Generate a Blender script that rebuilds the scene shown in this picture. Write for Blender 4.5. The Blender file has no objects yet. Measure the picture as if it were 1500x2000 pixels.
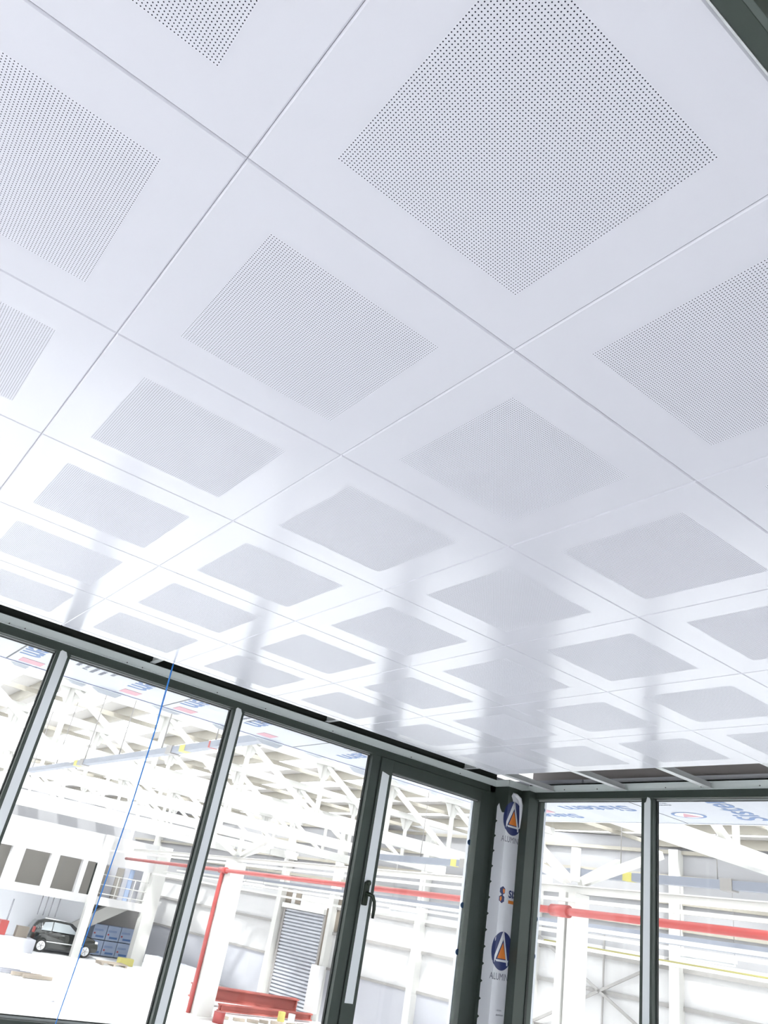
import bpy, bmesh, math, random
from mathutils import Vector, Matrix
random.seed(7)
S = bpy.context.scene
COL = S.collection

# ------------------------------------------------------------------ camera, light, exposure
cam_d = bpy.data.cameras.new('camera'); cam = bpy.data.objects.new('camera', cam_d); COL.objects.link(cam)
cam_d.sensor_fit = 'VERTICAL'; cam_d.sensor_height = 36.0; cam_d.lens = 27.138
cam_d.clip_start = 0.02; cam_d.clip_end = 400
CX = Vector((0.7817193, -0.6007474, 0.1673840))
CY = -Vector((0.4053086, 0.2854242, -0.8684803))
CZ = -Vector((0.4739618, 0.7467500, 0.4666097))
M = Matrix.Identity(4)
for i in range(3):
    M[i][0], M[i][1], M[i][2] = CX[i], CY[i], CZ[i]
M.translation = Vector((-0.182879, -0.880839, -1.016543))
cam.matrix_world = M
S.camera = cam

W = bpy.data.worlds.new('world'); S.world = W; W.use_nodes = True
bg = W.node_tree.nodes['Background']
bg.inputs['Color'].default_value = (0.93, 0.95, 1.0, 1); bg.inputs['Strength'].default_value = 5.0
S.view_settings.view_transform = 'Standard'; S.view_settings.look = 'None'
S.view_settings.gamma = 1; S.view_settings.use_curve_mapping = False
S.view_settings.exposure = -0.2
sun_d = bpy.data.lights.new('sun', 'SUN'); sun_d.energy = 16.0; sun_d.angle = math.radians(4)
sun_d.color = (1.0, 0.98, 0.95)
sun = bpy.data.objects.new('sun', sun_d); COL.objects.link(sun)
sun.rotation_euler = (math.radians(28), math.radians(-24), 0)

# ------------------------------------------------------------------ helpers
def mat(name, col, rough=0.5, metal=0.0, spec=0.5, vary=0.04, scale=3.0, coat=0.0):
    m = bpy.data.materials.new(name); m.use_nodes = True
    nt = m.node_tree; p = nt.nodes['Principled BSDF']
    p.inputs['Roughness'].default_value = rough; p.inputs['Metallic'].default_value = metal
    p.inputs['Specular IOR Level'].default_value = spec; p.inputs['Coat Weight'].default_value = coat
    if vary:
        tc = nt.nodes.new('ShaderNodeTexCoord'); nz = nt.nodes.new('ShaderNodeTexNoise')
        nz.inputs['Scale'].default_value = scale; nz.inputs['Detail'].default_value = 3
        mx = nt.nodes.new('ShaderNodeMix'); mx.data_type = 'RGBA'
        mx.inputs['A'].default_value = (*[max(0, c * (1 - vary)) for c in col], 1)
        mx.inputs['B'].default_value = (*[min(1, c * (1 + vary)) for c in col], 1)
        nt.links.new(tc.outputs['Object'], nz.inputs['Vector'])
        nt.links.new(nz.outputs['Fac'], mx.inputs['Factor'])
        nt.links.new(mx.outputs['Result'], p.inputs['Base Color'])
    else:
        p.inputs['Base Color'].default_value = (*col, 1)
    return m

def perf_mat():
    m = bpy.data.materials.new('perforated_white'); m.use_nodes = True
    nt = m.node_tree; p = nt.nodes['Principled BSDF']; L = nt.links
    tc = nt.nodes.new('ShaderNodeTexCoord'); sep = nt.nodes.new('ShaderNodeSeparateXYZ')
    L.new(tc.outputs['Object'], sep.inputs[0])
    outs = []
    for ax in ('X', 'Y'):
        d = nt.nodes.new('ShaderNodeMath'); d.operation = 'DIVIDE'; d.inputs[1].default_value = PITCH
        f = nt.nodes.new('ShaderNodeMath'); f.operation = 'FRACT'
        a = nt.nodes.new('ShaderNodeMath'); a.operation = 'ADD'; a.inputs[1].default_value = 1000.0
        s = nt.nodes.new('ShaderNodeMath'); s.operation = 'SUBTRACT'; s.inputs[1].default_value = 0.5
        q = nt.nodes.new('ShaderNodeMath'); q.operation = 'POWER'; q.inputs[1].default_value = 2
        L.new(sep.outputs[ax], d.inputs[0]); L.new(d.outputs[0], a.inputs[0]); L.new(a.outputs[0], f.inputs[0])
        L.new(f.outputs[0], s.inputs[0]); L.new(s.outputs[0], q.inputs[0]); outs.append(q)
    ad = nt.nodes.new('ShaderNodeMath'); ad.operation = 'ADD'
    L.new(outs[0].outputs[0], ad.inputs[0]); L.new(outs[1].outputs[0], ad.inputs[1])
    lt = nt.nodes.new('ShaderNodeMath'); lt.operation = 'LESS_THAN'; lt.inputs[1].default_value = 0.195 ** 2
    L.new(ad.outputs[0], lt.inputs[0])
    mx = nt.nodes.new('ShaderNodeMix'); mx.data_type = 'RGBA'
    mx.inputs['A'].default_value = (*TILE, 1); mx.inputs['B'].default_value = (0.012, 0.014, 0.03, 1)
    L.new(lt.outputs[0], mx.inputs['Factor']); L.new(mx.outputs['Result'], p.inputs['Base Color'])
    p.inputs['Roughness'].default_value = 0.40
    p.inputs['Specular IOR Level'].default_value = 0.20
    return m

TILE = (0.77, 0.775, 0.835)
PITCH = 0.00554
def tile_mat():
    return mat('gloss_white_panel', TILE, rough=0.21, spec=0.62, vary=0.0)

def glass_mat(name, tint=(0.97, 0.985, 0.98), refl=0.05):
    m = bpy.data.materials.new(name); m.use_nodes = True; nt = m.node_tree
    nt.nodes.remove(nt.nodes['Principled BSDF']); out = nt.nodes['Material Output']
    t = nt.nodes.new('ShaderNodeBsdfTransparent'); t.inputs[0].default_value = (*tint, 1)
    g = nt.nodes.new('ShaderNodeBsdfGlossy'); g.inputs['Roughness'].default_value = 0.02
    fr = nt.nodes.new('ShaderNodeFresnel'); fr.inputs[0].default_value = 1.25
    mx = nt.nodes.new('ShaderNodeMixShader')
    nt.links.new(fr.outputs[0], mx.inputs[0]); nt.links.new(t.outputs[0], mx.inputs[1]); nt.links.new(g.outputs[0], mx.inputs[2])
    nt.links.new(mx.outputs[0], out.inputs[0])
    return m

def skylight_mat():
    m = bpy.data.materials.new('translucent_skylight'); m.use_nodes = True; nt = m.node_tree
    nt.nodes.remove(nt.nodes['Principled BSDF']); out = nt.nodes['Material Output']
    t = nt.nodes.new('ShaderNodeBsdfTransparent'); t.inputs[0].default_value = (0.95, 0.96, 0.97, 1)
    g = nt.nodes.new('ShaderNodeBsdfTranslucent'); g.inputs[0].default_value = (0.95, 0.96, 0.97, 1)
    mx = nt.nodes.new('ShaderNodeMixShader'); mx.inputs[0].default_value = 0.35
    nt.links.new(t.outputs[0], mx.inputs[1]); nt.links.new(g.outputs[0], mx.inputs[2]); nt.links.new(mx.outputs[0], out.inputs[0])
    return m

class MB:
    """collects shapes; build() links them as one mesh object"""
    def __init__(s): s.bm = bmesh.new()
    def box(s, x0, x1, y0, y1, z0, z1, bev=0.0, T=None):
        r = bmesh.ops.create_cube(s.bm, size=1.0)
        vs = r['verts']
        for v in vs:
            v.co = Vector(((x0 + x1) / 2 + v.co.x * (x1 - x0), (y0 + y1) / 2 + v.co.y * (y1 - y0), (z0 + z1) / 2 + v.co.z * (z1 - z0)))
        if bev:
            es = list({e for v in vs for e in v.link_edges})
            nv = bmesh.ops.bevel(s.bm, geom=es, offset=bev, segments=2, affect='EDGES', profile=0.6)
            vs = nv['verts'] if nv['verts'] else vs
            vs = list({v for f in nv['faces'] for v in f.verts} | {v for v in vs if v.is_valid})
        if T:
            for v in vs: v.co = T @ v.co
        return s
    def bar(s, a, b, w, h, up=(0, 0, 1)):
        a = Vector(a); b = Vector(b); d = (b - a); L = d.length; d.normalize()
        up = Vector(up)
        if abs(d.dot(up)) > 0.99: up = Vector((0, 1, 0)) if abs(d.y) < .9 else Vector((1, 0, 0))
        x = d.cross(up).normalized(); y = x.cross(d).normalized()
        vs = []
        for p in (a, b):
            for sx, sy in ((-1, -1), (1, -1), (1, 1), (-1, 1)):
                vs.append(s.bm.verts.new(p + x * sx * w / 2 + y * sy * h / 2))
        for f in ((0, 1, 2, 3), (7, 6, 5, 4), (0, 4, 5, 1), (1, 5, 6, 2), (2, 6, 7, 3), (3, 7, 4, 0)):
            s.bm.faces.new([vs[i] for i in f])
        return s
    def tube(s, pts, r, n=10, cap=True):
        pts = [Vector(p) for p in pts]; rings = []
        for i, p in enumerate(pts):
            d = (pts[min(i + 1, len(pts) - 1)] - pts[max(i - 1, 0)]).normalized()
            up = Vector((0, 0, 1)) if abs(d.z) < 0.9 else Vector((1, 0, 0))
            x = d.cross(up).normalized(); y = x.cross(d)
            rr = r[i] if isinstance(r, (list, tuple)) else r
            rings.append([s.bm.verts.new(p + (x * math.cos(2 * math.pi * k / n) + y * math.sin(2 * math.pi * k / n)) * rr) for k in range(n)])
        for a, b in zip(rings, rings[1:]):
            for k in range(n):
                f = s.bm.faces.new((a[k], a[(k + 1) % n], b[(k + 1) % n], b[k])); f.smooth = True
        if cap:
            s.bm.faces.new(rings[0][::-1]); s.bm.faces.new(rings[-1])
        return s
    def poly(s, pts, thick=None, nrm=None):
        vs = [s.bm.verts.new(p) for p in pts]; f = s.bm.faces.new(vs)
        if thick:
            off = Vector(nrm) * thick
            v2 = [s.bm.verts.new(Vector(p) + off) for p in pts]
            s.bm.faces.new(v2[::-1]); n = len(vs)
            for i in range(n): s.bm.faces.new((vs[i], v2[i], v2[(i + 1) % n], vs[(i + 1) % n]))
        return s
    def xf(s, fn):
        for v in s.bm.verts: v.co = fn(v.co)
        return s
    def build(s, name, m, parent=None, loc=None):
        me = bpy.data.meshes.new(name); bmesh.ops.recalc_face_normals(s.bm, faces=s.bm.faces)
        if loc is not None:
            for v in s.bm.verts: v.co -= Vector(loc)
        s.bm.to_mesh(me); s.bm.free(); me.materials.append(m)
        o = bpy.data.objects.new(name, me); COL.objects.link(o)
        if loc is not None: o.location = loc
        if parent: 
            o.parent = parent
            if loc is not None: o.location = Vector(loc) - parent.location
            else: o.location = -parent.location
        return o

def tag(o, label=None, cat=None, group=None, kind=None):
    if label: o['label'] = label
    if cat: o['category'] = cat
    if group: o['group'] = group
    if kind: o['kind'] = kind
    return o
def empty(name, loc=(0, 0, 0)):
    o = bpy.data.objects.new(name, None); COL.objects.link(o); o.location = loc; o.empty_display_size = 0.2
    return o
def text_mesh(body, size, m, parent, origin, adv, up, name='lettering', align='LEFT', bold=0.0, squash=1.0):
    """lettering laid on a surface: adv = reading direction, up = top of the letters"""
    c = bpy.data.curves.new(name, 'FONT'); c.body = body; c.size = size; c.align_x = align
    c.extrude = 0.0003; c.offset = bold; c.resolution_u = 3
    t = bpy.data.objects.new(name, c); COL.objects.link(t)
    dg = bpy.context.evaluated_depsgraph_get()
    me = bpy.data.meshes.new_from_object(t.evaluated_get(dg))
    bpy.data.objects.remove(t); bpy.data.curves.remove(c)
    A = Vector(adv).normalized(); U = Vector(up).normalized(); N = A.cross(U)
    off = parent.location if parent else Vector((0, 0, 0))
    for v in me.vertices:
        p = v.co.copy(); v.co = Vector(origin) + A * p.x * squash + U * p.y + N * (p.z + 0.0008) - off
    me.materials.clear(); me.materials.append(m)
    o = bpy.data.objects.new(name, me); COL.objects.link(o); o.parent = parent
    return o

# ------------------------------------------------------------------ materials
m_tile = tile_mat(); m_perf = perf_mat()
m_frame = mat('dark_green_powder_coat', (0.050, 0.066, 0.056), rough=0.38, vary=0.10, scale=6)
m_frame_face = mat('dark_green_frame_edge', (0.050, 0.066, 0.058), rough=0.32, vary=0.1)
m_bead = mat('grey_glazing_bead', (0.45, 0.48, 0.47), rough=0.4)
m_gasket = mat('black_gasket', (0.02, 0.025, 0.022), rough=0.6)
m_tape = mat('white_protective_tape', (0.88, 0.92, 0.93), rough=0.45, vary=0.02)
m_trim = mat('pale_grey_green_trim', (0.84, 0.91, 0.89), rough=0.42, vary=0.05)
m_screw = mat('dull_steel_screw', (0.22, 0.23, 0.23), rough=0.5, metal=0.4)
m_grid = mat('pale_grid_bar', (0.66, 0.68, 0.68), rough=0.35)
m_void = mat('dark_plenum', (0.012, 0.016, 0.012), rough=0.8, vary=0.3, scale=4)  # near-black colour puts the plenum's shade into the surfaces around the gap
m_taupe = mat('taupe_beam', (0.42, 0.39, 0.38), rough=0.6)
m_duct = mat('silver_duct', (0.85, 0.86, 0.90), rough=0.35, metal=0.2)
m_olive = mat('olive_brown_soffit', (0.085, 0.082, 0.055), rough=0.7, vary=0.3, scale=5)
m_film = mat('white_protective_film', (0.86, 0.875, 0.92), rough=0.28, vary=0.02)
m_blue = mat('print_blue', (0.05, 0.13, 0.33), rough=0.45, vary=0)
m_navy = mat('print_navy', (0.035, 0.05, 0.17), rough=0.35, vary=0.05)
m_orange = mat('print_orange', (0.90, 0.27, 0.045), rough=0.4, vary=0)
m_pink = mat('print_pink', (0.50, 0.22, 0.27), rough=0.45, vary=0)
m_grey_ink = mat('print_grey', (0.20, 0.21, 0.27), rough=0.5, vary=0)
m_lilac_ink = mat('print_lilac', (0.20, 0.21, 0.40), rough=0.5, vary=0)
m_glass = glass_mat('clear_glass')
m_string = mat('blue_string', (0.05, 0.28, 0.80), rough=0.6, vary=0)
m_handle = mat('black_green_handle', (0.018, 0.028, 0.016), rough=0.35)
m_floor = mat('pale_concrete', (0.88, 0.88, 0.88), rough=0.55, vary=0.03, scale=0.6)
m_steelw = mat('white_painted_steel', (0.60, 0.59, 0.565), rough=0.5, vary=0.02, scale=0.7)
m_purlin = mat('cream_purlin', (0.33, 0.305, 0.26), rough=0.6, vary=0.05)
m_deck = mat('roof_deck_white', (0.42, 0.40, 0.385), rough=0.7, vary=0.05, scale=0.5)
m_sky = skylight_mat()
m_wall = mat('white_wall_panel', (0.56, 0.55, 0.55), rough=0.7, vary=0.03, scale=0.4)
m_wall_low = mat('pale_grey_dado', (0.42, 0.42, 0.455), rough=0.7, vary=0.05, scale=0.5)
m_rail = mat('grey_wall_rail', (0.30, 0.285, 0.275), rough=0.6)
m_red = mat('red_pipe_paint', (0.36, 0.055, 0.05), rough=0.35, vary=0.05)
m_redox = mat('red_oxide_primer', (0.40, 0.11, 0.09), rough=0.6, vary=0.12, scale=2)
m_bus = mat('busbar_grey', (0.24, 0.255, 0.30), rough=0.4, metal=0.1)
m_yellow = mat('yellow_label', (0.50, 0.45, 0.13), rough=0.5)
m_yellowpipe = mat('yellow_gas_pipe', (0.30, 0.275, 0.10), rough=0.5)
m_slat = mat('shutter_galvanised', (0.50, 0.51, 0.55), rough=0.4, metal=0.2)
m_brown = mat('brown_board', (0.20, 0.17, 0.14), rough=0.8)
m_taupe_wall = mat('taupe_wall', (0.25, 0.232, 0.212), rough=0.8, vary=0.05)
m_carpaint = mat('black_car_paint', (0.012, 0.014, 0.012), rough=0.12, coat=1.0, vary=0)
m_carglass = mat('car_glass', (0.35, 0.38, 0.40), rough=0.05, vary=0)
m_tyre = mat('tyre_rubber', (0.02, 0.02, 0.02), rough=0.8)
m_alloy = mat('silver_wheel', (0.75, 0.76, 0.78), rough=0.3, metal=0.3)
m_bluepack = mat('blue_grey_sheet_pack', (0.30, 0.37, 0.52), rough=0.7, vary=0.15)
m_hoist = mat('grey_pendant', (0.22, 0.22, 0.25), rough=0.6)
m_timber = mat('grey_timber', (0.34, 0.29, 0.24), rough=0.8, vary=0.2)

m_upper = mat('pale_grey_upper_cladding', (0.33, 0.325, 0.335), rough=0.7, vary=0.05, scale=0.4)
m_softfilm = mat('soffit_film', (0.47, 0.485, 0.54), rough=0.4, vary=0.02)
m_bouncewall = mat('white_bounce_wall', (0.88, 0.88, 0.88), rough=0.7, vary=0.02)  # bright white so the unseen walls bounce light onto the window frames
# ------------------------------------------------------------------ hall shell
ZF = -5.2
P0 = Vector((22.4, 38.7, 0)); AZ = math.radians(98)
D = Vector((math.cos(AZ), math.sin(AZ), 0)); N = Vector((math.sin(AZ), -math.cos(AZ), 0))
def FW(s, off, z):           # far wall coordinates: along, towards the hall, height
    p = P0 + D * s - N * off; return Vector((p.x, p.y, z))
def fbox(mb, s0, s1, o0, o1, z0, z1):
    T = Matrix.Identity(4)
    r = bmesh.ops.create_cube(mb.bm, size=1.0)
    for v in r['verts']:
        v.co = FW((s0 + s1) / 2 + v.co.x * (s1 - s0), (o0 + o1) / 2 + v.co.y * (o1 - o0), (z0 + z1) / 2 + v.co.z * (z1 - z0))
    return mb

tag(MB().box(-22, 34, -24, 60, ZF - .2, ZF).build('floor', m_floor), kind='structure')
tag(MB().box(-22.2, 32, -12.2, -12, ZF, 3.4).build('wall_back', m_bouncewall), kind='structure')  # unseen wall, brought in close as a bounce surface
tag(MB().box(-14.2, -14, -24, 56, ZF, 3.4).build('wall_side', m_bouncewall), kind='structure')
tag(MB().box(-22, 20.3, 55.5, 55.7, ZF, 3.4).build('wall_end', m_upper), kind='structure')
wf = empty('wall_far', FW(0, 0, ZF)); tag(wf, kind='structure')
mb = MB()
fbox(mb, -63, -4.85, -.15, 0, -3.15, -.3); fbox(mb, -1.7, 16, -.15, 0, -3.15, -.3); fbox(mb, -4.85, -1.7, -.15, 0, -1.0, -.3)
mb.build('wall_panel', m_wall, wf)
fbox(MB(), -63, 16, -.15, 0, -.3, 3.4).build('upper_cladding', m_upper, wf)
for z in (.55, 1.35, 2.15, 2.95): fbox(MB(), -62, 15.5, 0, .12, z - .06, z + .06).build('wall_rail', m_purlin, wf)
mb = MB(); fbox(mb, -63, -4.85, -.16, .04, ZF, -3.15); fbox(mb, -1.7, 12.5, -.16, .04, ZF, -3.15); mb.build('dado', m_wall_low, wf)
for z, h in ((-0.62, .07), (-1.7, .06), (-3.13, .05)):
    for a, b in ((-62, -5.5), (-1.2, 12.3)):
        fbox(MB(), a, b, 0, .10, z - h, z + h).build('wall_rail', m_rail, wf)
for s in (12.2, 6.9, -1.35, -5.35, -11.0, -16.8, -22.4, -28, -33.6):
    tag(fbox(MB(), s - .17, s + .17, .0, .38, ZF, 3.0).build('column', m_steelw), kind='structure')
# cross bracing between two wall columns
for a, b in (((-17.0, -.35), (-22.2, -3.05)), ((-17.0, -3.05), (-22.2, -.35))):
    MB().bar(FW(a[0], .2, a[1]), FW(b[0], .2, b[1]), .07, .09).build('cross_brace', m_rail, wf)
MB().bar(FW(-19.7, .12, -5), FW(-19.7, .12, 0.2), .05, .05).build('panel_joint', m_rail, wf)
# kerb strip at the wall foot
fbox(MB(), -1.6, 7.5, .04, .35, ZF, ZF + .16).build('kerb', m_rail, wf)

# roof of the hall
roof = empty('ceiling', (6, 20, 3.4)); tag(roof, kind='structure')
ZR = 3.42
x = -22.0; k = 0
while x < 32:
    if k % 2 == 0:
        MB().box(x, x + 1.3, -24, 57, ZR, ZR + .06).build('roof_deck', m_deck, roof)
    else:
        MB().box(x, x + 1.3, -9, 57, ZR + .01, ZR + .03).build('skylight_sheet', m_sky, roof)
        MB().box(x - .01, x + 1.31, -24, -9, ZR + .005, ZR + .065).build('roof_deck', m_deck, roof)  # skylights closed over the unseen rear to dim the nearest tiles
    x += 1.3
    k += 1
for k in range(15):
    MB().box(-11.0 + k * 2.6 - .06, -11.0 + k * 2.6 + .06, -3, 57, ZR - .30, ZR - .005).build('purlin', m_purlin, roof)
for k, y in enumerate((5.3, 11, 14, 16.9, 22.5, 25.4, 28.3, 34, 40, 45.5)):
    MB().box(-12, 24, y - .04, y + .04, ZR - .42, ZR - .30).build('purlin_tie', m_purlin, roof)

# roof trusses
ZB, ZT = 1.38, 2.92
X0T, NP = -8.25, 12
web_v = MB().tube([(0, 0, ZB), (0, 0, ZT)], .075, 8)
web_d = MB().bar((0, 0, ZT), (2.6, 0, ZB), .13, .13)
ordn = ['first', 'second', 'third', 'fourth', 'fifth', 'sixth', 'seventh']
proto = {}
for i, y in enumerate((8.2, 19.7, 25.4, 31.2, 37.0, 42.8)):
    t = empty('roof_truss', (6, y, ZB))
    tag(t, f'white steel roof truss across the hall, {ordn[i]} one outwards from the cabin', 'roof truss', 'white roof trusses spanning the hall')
    if not proto:
        proto['top_chord'] = MB().box(X0T, 22.6, -.11, .11, ZT - .02, ZT + .20).build('top_chord', m_steelw, t)
        proto['bottom_chord'] = MB().box(X0T, 22.6, -.15, .15, ZB - .17, ZB + .16).build('bottom_chord', m_steelw, t)
        proto['web_post'] = web_v.build('web_post', m_steelw, t); proto['web_diagonal'] = web_d.build('web_diagonal', m_steelw, t)
        proto['gusset'] = MB().poly([(-.34, .02, ZT), (.34, .02, ZT), (.12, .02, ZT - .42), (-.12, .02, ZT - .42)], .02, (0, -1, 0)).build('gusset', m_steelw, t)
        for o in proto.values(): o.location = (-6, 0, -ZB)
        base = {k: v for k, v in proto.items()}
        new = [base['top_chord'], base['bottom_chord']]
    else:
        for nme in ('top_chord', 'bottom_chord'):
            c = base[nme].copy(); COL.objects.link(c); c.parent = t; c.location = (-6, 0, -ZB)
    for k in range(NP):
        X = X0T + 2.6 * k
        for nme in ('web_post', 'web_diagonal', 'gusset'):
            if nme == 'web_diagonal' and k == NP - 1: continue
            if i == 0 and k == 0:
                c = base[nme]
            else:
                c = base[nme].copy(); COL.objects.link(c); c.parent = t
            c.location = (X - 6, 0, -ZB)
# rods hanging from purlins between trusses
def girder_pt(Y): return 13.53 + 0.0833 * Y
# longitudinal beam over the column row
g = empty('eaves_beam', (15, 20, 1)); tag(g, 'white beam running lengthwise over the hall columns', 'beam')
ga, gb = (girder_pt(4), 4), (girder_pt(46), 46)
MB().bar((*ga, .38), (*gb, .38), .10, .13).build('web', m_steelw, g)
MB().bar((*ga, .46), (*gb, .46), .20, .025).build('top_flange', m_steelw, g)

# free-standing hall columns
def hall_column(x, y, w, twin=False):
    c = empty('column', (x, y, ZF)); tag(c, kind='structure')
    if twin:
        MB().box(x - w * .5, x + w * .5, y - w * .5, y - w * .08, ZF, .31).build('column_post', m_steelw, c)
        MB().box(x - w * .5, x + w * .5, y + w * .08, y + w * .5, ZF, .31).build('column_post', m_steelw, c)
        MB().box(x - w * .1, x + w * .1, y - w * .1, y + w * .1, ZF, .31).build('column_web', m_rail, c)
    else:
        MB().box(x - w / 2, x + w / 2, y - w / 2, y + w / 2, ZF, .31, bev=.01).build('column_post', m_steelw, c)
    MB().box(x - w * .8, x + w * .8, y - w * .8, y + w * .8, ZF, ZF + .08).build('base_plate', m_steelw, c)
    for dx, dy in ((-1.5, 0), (1.5, 0), (0, -2.2), (0, 2.2), (.0, .0)):
        MB().bar((x + dx * .12, y + dy * .12, .56), (x + dx, y + dy, 1.2 if dx or dy else 1.25), .15, .15).build('head_strut', m_steelw, c)
hall_column(14.5, 11.65, .46, True)
hall_column(16.1, 30.85, .64)

# red sprinkler main, with riser at the second column
def pipe_pt(Y, z=-.1): return (12.78 + 0.0945 * Y, Y, z)
rp = empty('red_pipe', pipe_pt(20)); tag(rp, 'long red sprinkler pipe running past the white hall columns', 'pipe')
MB().tube([pipe_pt(Y) for Y in (-2, 10, 20, 30, 46.4)], .075, 12).build('main_pipe', m_red, rp)
MB().tube([pipe_pt(11.2), pipe_pt(11.7)], .12, 12).build('coupling', m_red, rp)
MB().tube([pipe_pt(30.75), pipe_pt(31.45)], .12, 12).build('coupling', m_red, rp)
MB().tube([pipe_pt(31.1), (15.70, 31.1, -.35), (15.69, 31.1, -1.0), (15.69, 31.1, ZF)], .085, 10).build('riser', m_red, rp)
# service trays and pipes beside the red main
def tray(name, pts, w, h, m, label, cat, group=None):
    o = MB()
    for a, b in zip(pts, pts[1:]): o.bar(a, b, w, h)
    c = sum((Vector(p) for p in pts), Vector()) / len(pts)
    return tag(o.build(name, m, loc=c), label, cat, group)
def slope_line(x0, y0, x1, y1, z): return [(x0, y0, z), (x1, y1, z)]
tray('cable_tray', slope_line(15.9, 4, 19.6, 46, -.38), .34, .07, m_steelw, 'white cable tray just below the red pipe', 'cable tray')
tray('air_duct', slope_line(17.9, 4, 20.4, 44, -.12), .30, .20, m_bus, 'pale grey air duct between the red pipe and the far wall', 'duct')
tray('service_pipe', slope_line(17.0, 5, 19.8, 45, -.20), .09, .09, m_steelw, 'thin white service pipe level with the grey duct', 'pipe')
tray('cable_ladder', slope_line(21.6, 3, 18.6, 45, -.60), .42, .08, m_steelw, 'wide white cable ladder hung in front of the far wall', 'cable tray')
tray('conduit', slope_line(13.3, 3, 16.0, 46, .12), .07, .07, m_steelw, 'white conduit strapped along the underside of the valley girder', 'conduit')
yp = MB().tube([FW(-17.5, .55, -.46), FW(-22, .55, -.46), FW(-27, .55, -.44), FW(-38, .55, -.42)], .045, 8).build('gas_pipe', m_yellowpipe)
tag(yp, 'thin yellow gas pipe along the far wall', 'pipe')
# suspended luminaires
lampw = mat('lamp_housing_white', (0.80, 0.81, 0.82), rough=0.3)
for i, (a, b, lab) in enumerate((((18.9, 12.0), (18.6, 10.4), 'white tubular lamp hung over the yellow gas pipe, longer housing'),
                                 ((18.7, 9.2), (18.5, 7.8), 'white tubular lamp hung nearest the window edge, above the gas pipe'),
                                 ((19.6, 24.6), (19.3, 22.6), 'white tubular lamp hung behind the sash window'),
                                 ((18.4, 34.0), (18.2, 32.0), 'white tubular lamp hung before the roller shutter'))):
    z = -.36
    L = empty('strip_lamp', ((a[0] + b[0]) / 2, (a[1] + b[1]) / 2, z)); tag(L, lab, 'lamp', 'white strip lamps hung below the trays')
    MB().bar((*a, z), (*b, z), .16, .11).build('housing', lampw, L)
    MB().tube([(*a, z - .09), (*b, z - .09)], .028, 8).build('tube', lampw, L)
    for q in (a, b): MB().tube([(*q, z + .05), (*q, 1.2)], .008, 5).build('hanger', m_rail, L)

# busbar trunking near the cabin and a second run beyond
def busbar(x, y0, y1, z, w, h, label, joints, yellows, reds):
    b = empty('busbar_trunking', (x, (y0 + y1) / 2, z)); tag(b, label, 'busbar', 'pale grey busbar runs under the roof')
    MB().box(x - w / 2, x + w / 2, y0, y1, z - h / 2, z + h / 2, bev=.004).build('casing', m_bus, b)
    for y in joints: MB().box(x - w * .62, x + w * .62, y - .13, y + .13, z - h * .68, z + h * .68, bev=.006).build('joint_cover', m_rail, b)
    for y in yellows: MB().box(x - w / 2 - .003, x + w / 2 + .003, y - .12, y + .12, z - h / 2 - .003, z + h / 2 + .003).build('yellow_label', m_yellow, b)
    for y in reds: MB().box(x - w / 2 - .003, x + w / 2 + .003, y - .03, y + .03, z - h / 2 - .003, z + h / 2 + .003).build('red_label', m_red, b)
    y = y0 + .8
    while y < y1:
        MB().tube([(x, y, z + h / 2), (x, y, 2.9)], .012, 6).build('hanger_rod', m_rail, b); y += 2.4
busbar(5.4, 8.6, 24, 1.19, .15, .11, 'pale grey busbar under the roof, ending just beyond the cabin glass', (9.7, 13.6, 18.9), (9.1, 13.0, 19.4), (11.85,))
busbar(15.75, 1.0, 20.5, .88, .20, .17, 'pale grey busbar high above the red pipe, seen through the corner', (8.75, 12.6, 16.6), (17.0, 11.15, 7.4), (11.9,))

# ------------------------------------------------------------------ roller shutter (door_2)
dr = empty('door_2', FW(-3.3, 0, ZF)); tag(dr, kind='structure')
mb = MB(); n = 28
for k in range(n):
    z0 = ZF + (4.2 / n) * k; z1 = z0 + 4.2 / n
    for (za, oa), (zb, ob) in (((z0, 0.02), (z0 + .05, .11)), ((z0 + .05, .11), (z1 - .03, .11)), ((z1 - .03, .11), (z1, .02))):
        mb.poly([FW(-4.8, oa, za), FW(-1.75, oa, za), FW(-1.75, ob, zb), FW(-4.8, ob, zb)])
mb.build('shutter_curtain', m_slat, dr)
for s in (-1.72, -4.83): fbox(MB(), s - .07, s + .07, 0, .14, ZF, -1.0).build('guide_rail', m_rail, dr)
fbox(MB(), -4.9, -1.65, 0, .30, -1.0, -.78).build('shutter_box', m_steelw, dr)
for s0, s1, z0, z1 in ((-1.95, -1.5, -.95, -.15), (-2.7, -2.3, -.75, -.15), (-5.9, -5.4, -1.6, -.2)):
    fbox(MB(), s0, s1, .01, .05, z0, z1).build('brown_board', m_brown, dr)
dpost = fbox(MB(), -5.75, -5.15, .40, .70, -4.9, -3.05).build('electric_cabinet', m_wall, loc=FW(-5.4, .4, -4.9)); tag(dpost, 'slim white electric cabinet on the wall beside the roller shutter', 'cabinet')
ps = MB().tube([FW(-5.5, .62, -3.05), FW(-5.5, .62, -1.8), FW(-5.5, .62, -.7)], .04, 6).build('conduit', m_brown); tag(ps, 'thin brown conduit rising from the white electric cabinet', 'conduit')

# chain hoist pendant before the wall
h = empty('hoist_pendant', FW(5.25, 1.0, -4.2)); tag(h, 'dark grey hoist control pendant on a long cable before the wall', 'hoist control')
MB().tube([FW(5.25, 1.0, -.5), FW(5.28, 1.0, -2.2), FW(5.25, 1.0, -3.6)], .028, 6).build('cable', m_hoist, h)
MB().tube([FW(5.25, 1.0, -3.55), FW(5.25, 1.0, -3.7), FW(5.25, 1.0, -4.0), FW(5.2, 1.0, -4.3)], [.08, .17, .16, .10], 8).build('control_box', m_hoist, h)

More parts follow.
